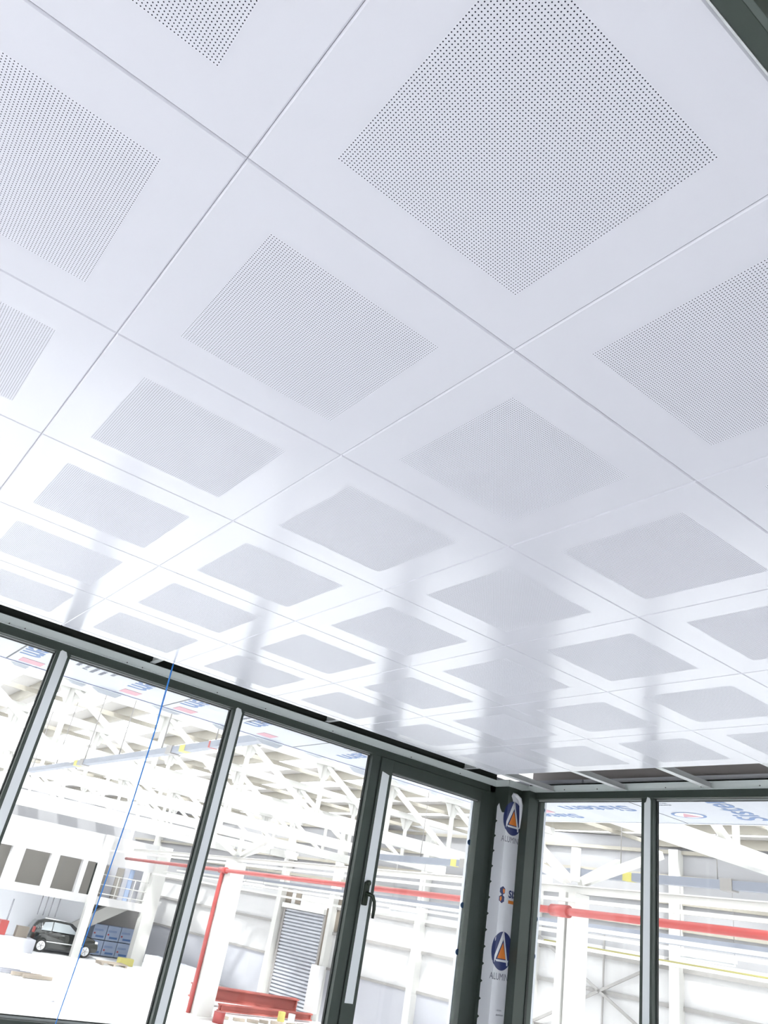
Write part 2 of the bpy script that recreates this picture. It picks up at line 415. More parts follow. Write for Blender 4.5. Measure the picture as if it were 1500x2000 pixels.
# ------------------------------------------------------------------ two-storey block at the end of the hall
YB = 46.8
bl = empty('office_block', (15, YB, ZF)); tag(bl, 'white two-storey office block with openings above the parked car', 'building')
mb = MB()
mb.box(6.5, 19.6, YB, YB + .35, -.57, .9)
mb.box(6.5, 19.6, YB, YB + .35, -2.62, -2.22)
for x0, x1 in ((9.2, 9.9), (11.10, 11.78), (13.2, 13.66), (14.98, 15.25), (15.95, 16.22)): mb.box(x0, x1, YB, YB + .35, -2.22, -.57)
mb.build('facade', m_wall, bl)
MB().box(6.5, 19.6, YB + .35, YB + 7.5, -2.62, -2.3).build('upper_floor', m_wall, bl)
MB().box(6.5, 16.1, YB + 1.2, YB + 1.35, -2.3, -.3).build('upper_back_wall', m_taupe_wall, bl)
MB().box(16.1, 19.6, YB + 2.6, YB + 2.75, -2.3, -.3).build('landing_back_wall', m_wall_low, bl)
MB().box(6.5, 20.4, YB + 7.6, YB + 7.8, ZF, .9).build('rear_wall', m_wall, bl)
MB().box(6.5, 16.4, YB + 1.8, YB + 1.9, ZF, -2.62).build('ground_back_wall', m_film, bl)
for x0, x1, m in ((16.45, 16.7, m_void), (16.95, 17.35, m_taupe_wall), (17.95, 18.35, m_taupe_wall), (18.75, 19.0, m_bluepack)):
    MB().box(x0, x1, YB + 2.45, YB + 2.58, -2.3, -.6).build('landing_door', m, bl)
for z in (-1.1, -1.6, -2.05): MB().tube([(16.2, YB + .1, z), (19.3, YB + .1, z)], .03, 6).build('handrail', m_steelw, bl)
for xx in (16.3, 17.3, 18.3, 19.25): MB().tube([(xx, YB + .1, -2.3), (xx, YB + .1, -1.1)], .03, 6).build('rail_post', m_steelw, bl)
mb = MB()
mb.poly([(19.3, YB + 1.6, -2.45), (16.05, YB + 1.6, -4.35), (15.3, YB + 1.6, -4.75), (15.3, YB + 1.6, -4.2), (17.7, YB + 1.6, -2.62), (18.2, YB + 1.6, -2.3)], .5, (0, 1, 0))
mb.build('stair_flight', m_steelw, bl)
MB().box(17.4, 20.2, YB + 3.0, YB + 3.1, ZF, -2.5).build('stair_side_wall', m_rail, bl)
for x0 in (14.55, 13.6, 13.9, 14.2): MB().tube([(x0, YB + .4, -3.55), (x0, YB + .4, -2.62)], .025, 5).build('grille_bar', m_hoist, bl)
MB().tube([(12.15, YB + .3, ZF + .3), (12.15, YB + .3, -3.0)], .04, 6).build('grille_post', m_hoist, bl)
for x0, x1 in ((15.75, 16.15),): MB().box(x0, x1, YB - .5, YB - .15, ZF, .9).build('front_pillar', m_steelw, bl)
MB().box(19.1, 19.85, YB - .3, YB + .3, ZF, .9).build('corner_pillar', m_steelw, bl)
# things under the stair
for j in range(2):
    for i in range(3):
        p = empty('sheet_pack', (17.9 + .82 * i, YB + 2.5, ZF + .7 * j + .05))
        ords = (('lower', 'upper')[j], ('beside the car', 'in the middle', 'beside the corner pillar')[i])
        tag(p, f'blue and white wrapped sheet pack, {ords[0]} row, {ords[1]} under the stair', 'packaging', 'wrapped packs under the stair')
        x0 = 17.5 + .82 * i - .05; z0 = ZF + .05 + .78 * j
        MB().box(x0, x0 + .78, YB + 2.1, YB + 2.9, z0, z0 + .74, bev=.02).build('wrapping', m_bluepack, p)
        text_mesh('sistem', .20, m_blue, p, (x0 + .06, YB + 2.097, z0 + .42), (1, 0, 0), (0, 0, 1), name='lettering')
        MB().box(x0 + .06, x0 + .16, YB + 2.092, YB + 2.098, z0 + .25, z0 + .33).build('red_mark', m_red, p)
        MB().box(x0 + .2, x0 + .68, YB + 2.092, YB + 2.098, z0 + .1, z0 + .2).build('blue_mark', m_blue, p)
y_ = MB().box(18.2, 19.0, 45.6, 46.1, ZF, ZF + .35, bev=.05).build('yellow_bag', m_yellow, loc=(18.6, 45.8, ZF)); tag(y_, 'pale yellow sack on the floor before the wrapped packs', 'sack')
pl = empty('timber_pallet', (17.6, 44.9, ZF)); tag(pl, 'flat timber pallet on the floor in front of the parked car', 'pallet')
for k in range(5): MB().box(16.8, 18.3, 44.5 + .22 * k, 44.64 + .22 * k, ZF + .10, ZF + .13).build('deck_board', m_timber, pl)
for xx in (16.85, 17.5, 18.15): MB().box(xx, xx + .1, 44.5, 45.5, ZF, ZF + .10).build('bearer', m_timber, pl)
oc = MB().box(11.6, 12.0, YB - .9, YB - .4, ZF + .6, ZF + 1.25, bev=.03).build('red_crate', m_red, loc=(11.8, YB, ZF + .6)); tag(oc, 'red crate on a ledge by the white block', 'crate')
lg = MB().box(11.2, 13.5, YB - 1.3, YB - .1, ZF, ZF + .6, bev=.02).build('ledge', m_wall_low, loc=(12.3, YB, ZF)); tag(lg, 'low pale plinth under the red crate and cardboard box', 'plinth')
cb = MB().box(12.5, 13.1, YB - .9, YB - .5, ZF + .6, ZF + 1.1, bev=.01).build('cardboard_box', m_brown, loc=(12.8, YB, ZF + .6)); tag(cb, 'brown cardboard box on the low plinth', 'box')

# ------------------------------------------------------------------ parked car
def make_car(x0, y0):
    c = empty('car', (x0 + 1.85, y0, ZF)); tag(c, 'small black hatchback with silver wheels parked below the office block', 'car')
    prof = [(0.02, .35), (0.0, .60), (0.08, .95), (0.25, 1.38), (0.55, 1.50), (1.3, 1.53), (1.95, 1.47), (2.35, 1.28), (2.75, 1.02), (3.3, .92), (3.62, .76), (3.70, .52), (3.68, .32), (3.0, .22), (.7, .22)]
    def yw(z): return .80 if z < .95 else .80 - (z - .95) * .28
    mb = MB(); vl = {}
    for sgn in (-1, 1):
        vl[sgn] = [mb.bm.verts.new((x0 + px, y0 + sgn * yw(pz), ZF + pz)) for px, pz in prof]
        mb.bm.faces.new(vl[sgn] if sgn < 0 else vl[sgn][::-1])
    for i in range(len(prof)):
        j = (i + 1) % len(prof); mb.bm.faces.new((vl[-1][i], vl[1][i], vl[1][j], vl[-1][j]))
    bmesh.ops.bevel(mb.bm, geom=list(mb.bm.edges), offset=.04, segments=2, affect='EDGES')
    for f in mb.bm.faces: f.smooth = True
    mb.build('body', m_carpaint, c)
    for pts in ([(0.40, 1.02), (0.52, 1.38), (0.95, 1.44), (0.95, 1.02)], [(1.0, 1.02), (1.0, 1.44), (1.85, 1.40), (2.35, 1.06), (2.3, 1.0)]):
        mb = MB(); mb.poly([(x0 + px, y0 - yw(pz) - .005, ZF + pz) for px, pz in pts], .01, (0, -1, 0)); mb.build('side_window', m_carglass, c)
    MB().poly([(x0 + 2.0, y0 - .62, ZF + 1.47), (x0 + 2.0, y0 + .62, ZF + 1.47), (x0 + 2.74, y0 + .70, ZF + 1.06), (x0 + 2.74, y0 - .70, ZF + 1.06)], .01, (.4, 0, .9)).build('windscreen', m_carglass, c)
    MB().box(x0 - .02, x0 + .10, y0 - .78, y0 - .62, ZF + .85, ZF + 1.12, bev=.02).build('tail_light', m_red, c)
    MB().box(x0 + 3.45, x0 + 3.62, y0 - .80, y0 - .55, ZF + .68, ZF + .82, bev=.02).build('headlight', m_alloy, c)
    MB().box(x0 + .6, x0 + 2.9, y0 - .82, y0 - .79, ZF + .50, ZF + .54).build('side_moulding', m_alloy, c)
    MB().tube([(x0 + .5, y0 - .55, ZF + 1.56), (x0 + 1.9, y0 - .55, ZF + 1.52)], .025, 6).build('roof_rail', m_alloy, c)
    for wx in (.62, 3.02):
        for sg in (-1, 1):
            w = MB().tube([(x0 + wx, y0 + sg * .66, ZF + .31), (x0 + wx, y0 + sg * .84, ZF + .31)], .31, 24).build('wheel', m_tyre, c)
            r = MB().tube([(x0 + wx, y0 + sg * .80, ZF + .31), (x0 + wx, y0 + sg * .86, ZF + .31)], .215, 18).build('wheel_rim', m_alloy, w)
            r.location = (0, 0, 0)
            hb = MB()
            for a in range(5):
                an = a * math.tau / 5
                hb.bar((x0 + wx, y0 + sg * .865, ZF + .31), (x0 + wx + .18 * math.cos(an), y0 + sg * .865, ZF + .31 + .18 * math.sin(an)), .02, .035, up=(0, 1, 0))
            o = hb.build('wheel_spokes', m_rail, w); o.location = (0, 0, 0)
    return c
make_car(13.55, 47.6 + .0)

# ------------------------------------------------------------------ steel on the floor
def red_girder(name, a, b, hgt, w, label):
    a = Vector(a); b = Vector(b); e = empty(name, (a + b) / 2); tag(e, label, 'steel beam', 'red primed beams on the hall floor')
    up = Vector((0, 0, 1))
    MB().bar(a + up * .03, b + up * .03, w, .05).build('bottom_flange', m_redox, e)
    MB().bar(a + up * (hgt - .03), b + up * (hgt - .03), w, .05).build('top_flange', m_redox, e)
    MB().bar(a + up * hgt / 2, b + up * hgt / 2, .05, hgt).build('web', m_redox, e)
    d = (b - a)
    for k in range(2):
        p = a + d * (k * .96 + .02)
        q = p + d.normalized() * .03
        MB().bar(p + up * hgt / 2, q + up * hgt / 2, w * .95, hgt - .08).build('stiffener', m_redox, e)
red_girder('steel_girder', (17.3, 34.6, ZF + .2), (22.1, 33.62, ZF + .2), .52, .50, 'deep red primed steel girder propped off the floor before the shutter')
red_girder('steel_joist', (17.7, 32.55, ZF + .05), (22.4, 32.75, ZF + .05), .28, .22, 'slim red primed steel joist lying before the deep girder')
for i, (x, y) in enumerate(((18.0, 34.46), (21.6, 33.72))):
    b_ = MB().box(x - .15, x + .15, y - .35, y + .35, ZF, ZF + .2, bev=.01).build('timber_block', m_timber, loc=(x, y, ZF))
    tag(b_, 'timber packing block under the ' + ('column-side end' if i == 0 else 'shutter-side end') + ' of the red girder', 'timber block', 'timber blocks under the girder')
for i in range(9):
    x = 17.2 + i * .62; y = 31.15 + random.uniform(-.3, .2)
    L = random.uniform(.35, .55); an = random.uniform(-.4, .4)
    o = MB().bar((x - L / 2 * math.cos(an), y - L / 2 * math.sin(an), ZF + .06), (x + L / 2 * math.cos(an), y + L / 2 * math.sin(an), ZF + .06), .18, .10).build('timber_offcut', m_timber, loc=(x, y, ZF))
    tag(o, f'grey timber offcut on the floor before the red joist, {(ordn + ["eighth", "ninth"])[i]} along from the white column', 'timber', 'offcuts before the red beams')
tag(MB().box(20.3, 20.55, 31.9, 32.1, ZF, ZF + .36, bev=.02).build('yellow_tub', m_yellow, loc=(20.4, 32.0, ZF)), 'yellow tub among the offcuts before the red beams', 'tub')
tag(MB().tube([(20.9, 31.95, ZF), (20.9, 31.95, ZF + .32)], .15, 14).build('white_bucket', lampw, loc=(20.9, 31.95, ZF)), 'white bucket beside the yellow tub', 'bucket')
tag(MB().tube([(16.45, 30.0, ZF), (16.45, 30.0, ZF + .36)], .22, 14).build('red_drum', m_red, loc=(16.45, 30.0, ZF)), 'red drum standing at the foot of the riser column', 'drum')
for i, (s0, s1) in enumerate(((3.5, 4.8), (5.0, 6.2), (6.4, 7.7))):
    o = fbox(MB(), s0, s1, .8, 1.5, ZF, ZF + .55)
    bmesh.ops.bevel(o.bm, geom=list(o.bm.edges), offset=.09, segments=3, affect='EDGES')
    tag(o.build('wrapped_bale', m_film, loc=FW((s0 + s1) / 2, 1.1, ZF)), 'white wrapped bale below the hoist pendant, ' + ('shutter-side one', 'middle one', 'block-side one')[i] + ' of three', 'bale', 'white bales by the wall')
for i in range(4):
    x = 10.2 + .35 * i; y = 37.4 - .45 * i
    tag(MB().bar((x - .6, y, ZF + .08), (x + .6, y - .2 + .1 * i, ZF + .08), .16, .12).build('metal_scrap', m_hoist if i < 2 else m_timber, loc=(x, y, ZF)), f'dark scrap length on the open floor, {ordn[i]} of four from the cabin side post', 'scrap', 'scrap on the open hall floor')
cone = MB().tube([(10.3, 31.0, ZF), (10.3, 31.0, ZF + .03), (10.3, 31.0, ZF + .5)], [.22, .14, .02], 12).build('floor_cone', m_wall_low); tag(cone, 'small pale cone on the empty white floor behind the blue string', 'cone')

# ------------------------------------------------------------------ cabin: ceiling panels
YE = 3.05; YL = 3.375; XR = 4.10
tile_words = ['first', 'second', 'third', 'fourth', 'fifth', 'sixth', 'seventh']
def rim_mesh(sx, sy, hole=True):
    bm = bmesh.new(); b = .0032; g_ = .0003; z1 = .018; H = .6 * .1725
    def ring(x0, x1, y0, y1, z): return [bm.verts.new(p) for p in ((x0, y0, z), (x1, y0, z), (x1, y1, z), (x0, y1, z))]
    a = ring(g_, sx - g_, g_, sy - g_, z1); c = ring(g_, sx - g_, g_, sy - g_, b)
    d = ring(g_ + b, sx - g_ - b, g_ + b, sy - g_ - b, 0)
    rs = [a, c, d]
    if hole: rs.append(ring(H, sx - H, H, sy - H, 0))
    for p, q in zip(rs, rs[1:]):
        for i in range(4): bm.faces.new((p[i], p[(i + 1) % 4], q[(i + 1) % 4], q[i]))
    if not hole: bm.faces.new(d)
    bm.faces.new(a[::-1])
    bmesh.ops.recalc_face_normals(bm, faces=bm.faces)
    me = bpy.data.meshes.new('panel_rim'); bm.to_mesh(me); bm.free(); me.materials.append(m_tile); return me
me_rim = rim_mesh(.6, .6)
nh = 71; half = nh * PITCH / 2
fm = MB().box(-(.3 - .6 * .1725), (.3 - .6 * .1725), -(.3 - .6 * .1725), (.3 - .6 * .1725), 0, .002)
for v in fm.bm.verts: v.co += Vector((half, half, 0))
fobj = fm.build('perforated_field', m_perf); me_field = fobj.data; bpy.data.objects.remove(fobj)
gname = 'perforated white ceiling tiles'
for u in range(-1, 6):
    for v in range(-1, 5):
        o = bpy.data.objects.new('metal_ceiling_tile', me_rim); COL.objects.link(o); o.location = (u * .6, v * .6, 0)
        a, b = tile_words[4 - v], tile_words[5 - u]
        tag(o, f'white perforated ceiling tile, {a} from the string-side windows and {b} from the other glazed wall', 'ceiling tile', gname, 'thing')
        f = bpy.data.objects.new('perforated_field', me_field); COL.objects.link(f); f.parent = o
        f.location = (.3 - half, .3 - half, 0)
me_strip = rim_mesh(.6, YE - 3.0, False)
for u in range(-1, 6):
    o = bpy.data.objects.new('ceiling_strip', me_strip); COL.objects.link(o); o.location = (u * .6, 3.0, 0)
    tag(o, f'narrow plain white edge strip beyond the last tiles, {tile_words[5 - u]} from the corner post', 'ceiling strip', 'cut strips along the ceiling edge', 'thing')

# grid bars that carry the panels, seen beyond their edge
gr = empty('ceiling_grid', (3, 1, .03)); tag(gr, kind='structure')
for k in range(-1, 6):
    y = .6 * k
    MB().box(3.60, XR - .004, y - .02, y + .02, .001, .004).build('carrier_bar', m_grid, gr)
    MB().box(3.60, XR - .004, y - .002, y + .002, .004, .038).build('carrier_bar', m_grid, gr)
for u in (0, 2, 4, 6):
    X = .6 * u
    MB().box(X - .014, X + .014, 2.9, YL + .05, .052, .056).build('upper_carrier', m_grid, gr)
    MB().box(X - .003, X + .003, 2.9, YL + .05, .056, .09).build('upper_carrier', m_grid, gr)

# wall angles (trims) around the cabin
def ledge(mb, a, b, inward):
    a = Vector(a); b = Vector(b); n_ = Vector(inward)
    c = [(0, .001), (0, .045)]
    mb.poly([a + Vector((0, 0, -.001)), b + Vector((0, 0, -.001)), b + Vector((0, 0, .045)), a + Vector((0, 0, .045))], .002, -n_)
    mb.poly([a + Vector((0, 0, -.001)), b + Vector((0, 0, -.001)), b + n_ * .009 + Vector((0, 0, -.001)), a + n_ * .009 + Vector((0, 0, -.001))], .0015, (0, 0, 1))
    return mb
def trim(name, a, b, n_):
    t = ledge(MB(), a, b, n_).build(name, m_trim); tag(t, kind='structure'); return t
t1 = trim('trim_1', (-2.5, YL - .002, 0), (3.905, YL - .002, 0), (0, -1, 0))
t2 = trim('trim_2', (3.903, YL - .002, 0), (3.903, 3.238, 0), (-1, 0, 0))
t3 = trim('trim_3', (3.903, 3.238, 0), (XR, 3.238, 0), (0, -1, 0))
t4 = trim('trim_4', (XR - .002, 3.24, 0), (XR - .002, -1.2, 0), (-1, 0, 0))
sc = MB()
for X in (-.2, .42, .5, 1.06, 1.15, 1.62, 1.95, 2.45, 3.1, 3.55): sc.tube([(X, YL - .002, .008), (X, YL - .006, .008)], .0035, 8)
sc.build('screw', m_screw, t1)
sc = MB()
for Y in (2.9, 2.62, 2.1, 1.86, 1.5, .9): sc.tube([(XR - .002, Y, .014), (XR - .006, Y, .014)], .0035, 8)
sc.build('screw', m_screw, t4)

# ------------------------------------------------------------------ glazed wall on the string side
SILL0, SILL1 = -1.73, -1.662
wl = empty('wall_left', (1, YL, -2.6)); tag(wl, kind='structure')
MB().box(-2.5, 3.905, YL, YL + .075, -.046, .05, bev=.002).build('top_rail', m_frame, wl)
MB().box(-2.5, 3.92, YL + .012, YL + .14, .05, .42).build('upper_beam', m_void, wl)
MB().box(-2.5, 2.86, YL, YL + .075, SILL0, SILL1, bev=.002).build('sill_rail', m_frame, wl)
MB().box(-2.5, 2.79, YL + .03, YL + .061, -2.52, SILL0).build('parapet_panel', m_film, wl)
MB().box(-2.5, 3.93, YL, YL + .075, -2.6, -2.52, bev=.002).build('bottom_rail', m_frame, wl)
for x in (-1.428, -.368, .690, 1.748): MB().box(x, x + .0755, YL, YL + .062, -2.52, SILL0).build('lower_mullion', m_frame, wl)
MB().box(2.86, 3.85, YL + .02, YL + .06, -2.52, -1.74).build('parapet_panel', m_film, wl)
for k, x in enumerate((-1.428, -.368, .690, 1.748)):
    w_ = .0755
    mu = MB().box(x, x + w_, YL, YL + .062, SILL1, -.046, bev=.0015).build('mullion', m_frame, wl)
    tp = MB(); tp.poly([(x + .017, YL - .0012, SILL1), (x + .060, YL - .0012, SILL1), (x + .060, YL - .0012, -.062), (x + .048, YL - .0012, -.040), (x + .024, YL - .0012, -.036), (x + .017, YL - .0012, -.044)], .001, (0, 1, 0))
    t = tp.build('tape_strip', m_tape, mu); t.location = (0, 0, 0)
MB().box(2.792, 2.858, YL, YL + .062, -2.6, -.046, bev=.0015).build('door_jamb', m_frame, wl)
MB().box(3.852, 3.93, YL, YL + .10, -2.6, -.0, bev=.0015).build('door_jamb', m_frame, wl)
def window(n, x0, x1, y=None):
    w = empty(f'window_{n}', ((x0 + x1) / 2, YL + .053, -.85)); tag(w, kind='structure')
    MB().box(x0, x1, YL + .055, YL + .061, SILL1, -.052).build('pane', m_glass, w)
    MB().box(x0, x1, YL + .038, YL + .053, -.0535, -.0465).build('glazing_bead', m_bead, w)
    MB().box(x0, x1, YL + .040, YL + .054, -.0575, -.0537).build('gasket', m_gasket, w)
    MB().box(x0, x1, YL + .038, YL + .053, SILL1, SILL1 + .010).build('glazing_bead', m_bead, w)
    MB().box(x0, x1, YL + .040, YL + .054, SILL1 + .010, SILL1 + .014).build('gasket', m_gasket, w)
    for xx in (x0 + .001, x1 - .005): MB().box(xx, xx + .004, YL + .035, YL + .054, SILL1, -.056).build('gasket', m_gasket, w)
window(1, -1.352, -.368); window(2, -.2925, .690); window(3, .7655, 1.748); window(4, 1.8235, 2.792)
# opening sash
ds = empty('door_1', (3.35, YL, -.9)); tag(ds, kind='structure')
Yd = YL - .008
MB().box(2.864, 2.964, Yd, YL + .055, -1.73, -.05, bev=.002).build('sash_stile', m_frame, ds)
MB().box(3.766, 3.850, Yd, YL + .055, -1.73, -.05, bev=.002).build('sash_stile', m_frame, ds)
MB().box(2.964, 3.766, Yd, YL + .055, -.127, -.05, bev=.002).build('sash_top_rail', m_frame, ds)
MB().box(2.964, 3.766, Yd, YL + .055, -1.73, -1.63, bev=.002).build('sash_bottom_rail', m_frame, ds)
MB().box(2.964, 3.766, YL + .030, YL + .036, -1.63, -.127).build('pane', m_glass, ds)
MB().box(2.966, 3.764, YL + .018, YL + .028, -.133, -.1275).build('glazing_bead', m_bead, ds)
MB().box(2.966, 3.764, YL + .020, YL + .029, -.137, -.1332).build('gasket', m_gasket, ds)
MB().box(2.8585, 2.8638, YL + .004, YL + .03, -1.73, -.05).build('gasket', m_gasket, ds)
MB().poly([(2.880, Yd - .0012, -1.434), (2.940, Yd - .0012, -1.434), (2.940, Yd - .0012, -.150), (2.880, Yd - .0012, -.137)], .001, (0, 1, 0)).build('tape_strip', m_tape, ds)
hd = MB().box(2.878, 2.915, Yd - .022, Yd - .001, -.925, -.795, bev=.008).build('handle', m_handle, ds)
lv = MB(); lv.tube([(2.896, Yd - .015, -.86), (2.898, Yd - .055, -.862), (2.912, Yd - .066, -.868), (2.930, Yd - .066, -.895), (2.938, Yd - .064, -.935), (2.938, Yd - .062, -.985)], [.013, .012, .012, .011, .011, .009], 10)
o = lv.build('lever', m_handle, hd); o.location = (0, 0, 0)
kb = MB().tube([(2.898, Yd - .01, -.80), (2.898, Yd - .03, -.80), (2.898, Yd - .034, -.80)], [.016, .016, .008], 12).build('lock_knob', m_handle, hd); kb.location = (0, 0, 0)

# ------------------------------------------------------------------ glazed wall round the corner
wr = empty('wall_right', (XR, 1, -2.6)); tag(wr, kind='structure')
MB().box(XR, XR + .075, -1.2, 3.237, -.046, .046, bev=.002).build('top_rail', m_frame, wr)
MB().box(XR + .012, XR + .05, -1.2, 3.237, .046, .057).build('upper_lip', m_void, wr)
MB().box(XR + .052, XR + .10, -1.2, 3.30, .055, .092).build('upper_channel', m_duct, wr)
MB().box(XR + .10, XR + .16, -1.2, 3.30, .05, .42).build('upper_beam', m_taupe, wr)
MB().box(XR, XR + .075, -1.2, 3.16, SILL0, SILL1, bev=.002).build('sill_rail', m_frame, wr)
MB().box(XR + .03, XR + .061, -1.2, 3.16, -2.52, SILL0).build('parapet_panel', m_film, wr)
MB().box(XR, XR + .075, -1.2, 3.16, -2.6, -2.52, bev=.002).build('bottom_rail', m_frame, wr)
for y in (2.192, 1.13, .07): MB().box(XR, XR + .062, y, y + .083, -2.52, SILL0).build('lower_mullion', m_frame, wr)
MB().box(4.035, XR + .10, 3.165, 3.236, -2.6, -.001, bev=.002).build('corner_stile', m_frame, wr)
for k, y in enumerate((2.192, 1.13, .07)):
    mu = MB().box(XR, XR + .062, y, y + .083, SILL1, -.046, bev=.0015).build('mullion', m_frame, wr)
    tp = MB(); X = XR - .0012
    tp.poly([(X, y + .016, SILL1), (X, y + .062, SILL1), (X, y + .062, -.075), (X, y + .050, -.070), (X, y + .040, -.040), (X, y + .022, -.046), (X, y + .016, -.062)], .001, (1, 0, 0))
    t = tp.build('tape_strip', m_tape, mu); t.location = (0, 0, 0)
def window_r(n, y0, y1):
    w = empty(f'window_{n}', (XR + .05, (y0 + y1) / 2, -.85)); tag(w, kind='structure')
    MB().box(XR + .055, XR + .061, y0, y1, SILL1, -.052).build('pane', m_glass, w)
    MB().box(XR + .038, XR + .053, y0, y1, -.0555, -.0465).build('glazing_bead', m_bead, w)
    MB().box(XR + .040, XR + .054, y0, y1, -.0585, -.0557).build('gasket', m_gasket, w)
    for yy in (y0 + .001, y1 - .005): MB().box(XR + .035, XR + .054, yy, yy + .004, SILL1, -.056).build('gasket', m_gasket, w)
window_r(5, 2.275, 3.165); window_r(6, 1.213, 2.192); window_r(7, .153, 1.13)

# edge beam on the near side of the ceiling
wn = empty('wall_near', (1, -.62, 0)); tag(wn, kind='structure')
MB().box(-2.2, 4.1, -.6035, -.6008, -.003, .02).build('edge_trim', m_grid, wn)
MB().box(-2.2, 4.1, -.6290, -.6036, -.002, .10, bev=.001).build('edge_beam', m_frame, wn)
MB().box(-2.2, 4.1, -.6375, -.6291, -.004, .10, bev=.001).build('edge_flange', mat('lighter_green_flange', (0.10, 0.125, 0.11), rough=.4), wn)  # flange in a lighter green than the edge beam
MB().box(-2.2, 4.1, -2.4, -.6376, .10, .14).build('outer_soffit', m_olive, wn)
# cabin roof, floor and base
tag(MB().box(-2.6, 4.28, -.63, 3.52, .43, .50).build('cabin_roof_slab', m_void), kind='structure')
tag(MB().box(-2.6, 4.2, -.62, 3.47, -2.72, -2.601).build('floor_cabin', m_floor), kind='structure')
tag(MB().box(-7.5, 7.5, -6.5, -.625, -2.72, -2.61).build('uplight_blocker_floor', mat('grey_light_absorber', (0.22, 0.22, 0.23), rough=0.7)), kind='structure')  # unseen dark floor added to cut light bouncing up to the near tiles
tag(MB().box(-2.5, 4.1, -6.3, 3.4, ZF, -2.721).build('cabin_base', m_wall), kind='structure')

# ------------------------------------------------------------------ film wrapped corner post
cp = empty('corner_post', (3.98, 3.3, -2.6)); tag(cp, 'corner post wrapped in white protective film printed with navy and orange logos', 'post')
FX, FY = 3.907, 3.240
MB().box(FX + .003, 4.12, FY + .003, 3.40, -2.6, -.001).build('post_core', m_frame, cp)
def wrap(u, z, e=.0016):      # unrolled film: u>0 front face, u<0 side face
    return Vector((FX + u, FY - e, z)) if u >= 0 else Vector((FX - e, FY - u, z))
def wrapped(pts, m, name, e=.0016, z_crumple=True, parent=cp):
    bm = bmesh.new(); bm.faces.new([bm.verts.new((p[0], 0, p[1])) for p in pts])
    bmesh.ops.bisect_plane(bm, geom=list(bm.verts) + list(bm.edges) + list(bm.faces), plane_co=(0, 0, 0), plane_no=(1, 0, 0))
    for v in bm.verts: v.co = wrap(v.co.x, v.co.z, e) - parent.location
    me = bpy.data.meshes.new(name); bm.to_mesh(me); bm.free(); me.materials.append(m)
    o = bpy.data.objects.new(name, me); COL.objects.link(o); o.parent = parent; return o
# film with torn top and notched edge
edge = []
z = -.150; side = -.102
while z > -2.55:
    edge += [(side, z), (side, z - .075), (side + .016, z - .082), (side, z - .095)]; z -= .098
top = [(-.085, -.112), (-.070, -.148), (-.05, -.175), (-.02, -.178), (.0, -.160), (.02, -.135), (.038, -.118), (.052, -.110), (.046, -.085), (.03, -.060), (.045, -.032), (.075, -.045), (.11, -.075), (.125, -.12), (.128, -.25)]
film = [(.205, -2.6), (-.102, -2.6)] + edge[::-1] + [(-.102, -.135)] + top + [(.205, -.28)]
wrapped(film, m_film, 'film', .0008)
fold = MB()
fold.tube([wrap(.048, -.040, .006), wrap(.062, -.048, .014), wrap(.095, -.068, .016), wrap(.118, -.105, .014), wrap(.126, -.17, .010), wrap(.128, -.26, .006)], [.006, .012, .016, .013, .010, .004], 10)
fold.build('film_fold', m_film, cp)
def logo(u, z, r, rz, e0=.0018):
    N_ = 40
    wrapped([(u + r * math.cos(a * math.tau / N_), z + rz * math.sin(a * math.tau / N_)) for a in range(N_)], m_navy, 'logo_disc', e0)
    def P(a, b): return (u + a * r, z + b * rz)
    apex = P(.02, 1.03)
    wrapped([P(-.05, 1.02), P(.05, 1.02), P(.20, .55), P(.62, -.62), P(.62, -.72), P(.50, -.72), P(.48, -.62), P(.0, .70)], m_film, 'logo_stroke', e0 + .0006)
    wrapped([P(-.05, 1.02), P(.05, 1.02), P(.05, .62), P(-.78, -.80), P(-.88, -.64)], m_film, 'logo_stroke', e0 + .0006)
    wrapped([P(-.60, -.46), P(-.50, -.56), P(.62, -.56), P(.64, -.44)], m_film, 'logo_stroke', e0 + .0007)
    wrapped([P(.02, .42), P(.40, -.40), P(-.42, -.40)], m_orange, 'logo_triangle', e0 + .0009)
def wtext(body, size, u, z, m, squash=1.0, bold=0.0):
    c = bpy.data.curves.new('t', 'FONT'); c.body = body; c.size = size; c.resolution_u = 3; c.offset = bold
    t = bpy.data.objects.new('t', c); COL.objects.link(t)
    me = bpy.data.meshes.new_from_object(t.evaluated_get(bpy.context.evaluated_depsgraph_get()))
    bpy.data.objects.remove(t); bpy.data.curves.remove(c)
    bm = bmesh.new(); bm.from_mesh(me)
    for v in bm.verts: v.co = Vector((u + v.co.x * squash, 0, z + v.co.y))
    bmesh.ops.bisect_plane(bm, geom=list(bm.verts) + list(bm.edges) + list(bm.faces), plane_co=(0, 0, 0), plane_no=(1, 0, 0))
    for v in bm.verts: v.co = wrap(v.co.x, v.co.z, .0022) - cp.location
    bm.to_mesh(me); bm.free(); me.materials.clear(); me.materials.append(m)
    o = bpy.data.objects.new('lettering', me); COL.objects.link(o); o.parent = cp; return o
logo(.064, -.205, .094, .112); logo(.064, -1.025, .094, .112)
wtext('ALUMIN', .055, -.032, -.365, m_grey_ink, .80); wtext('ALUMIN', .055, -.025, -1.190, m_grey_ink, .80)
def hexa(u, z, r, m1, m2, flip):
    pts = [(u + r * math.cos(math.radians(90 + 60 * k)), z + r * 1.05 * math.sin(math.radians(90 + 60 * k))) for k in range(6)]
    wrapped(pts, m1, 'logo_hexagon', .0018)
    s = -1 if flip else 1
    wrapped([(u + s * r * .1, z + r * .55), (u + s * r * .75, z + r * .4), (u + s * r * .75, z - r * .4), (u + s * r * .35, z - r * .65), (u + s * r * .05, z - r * .1)], m2, 'logo_hexagon', .0024)
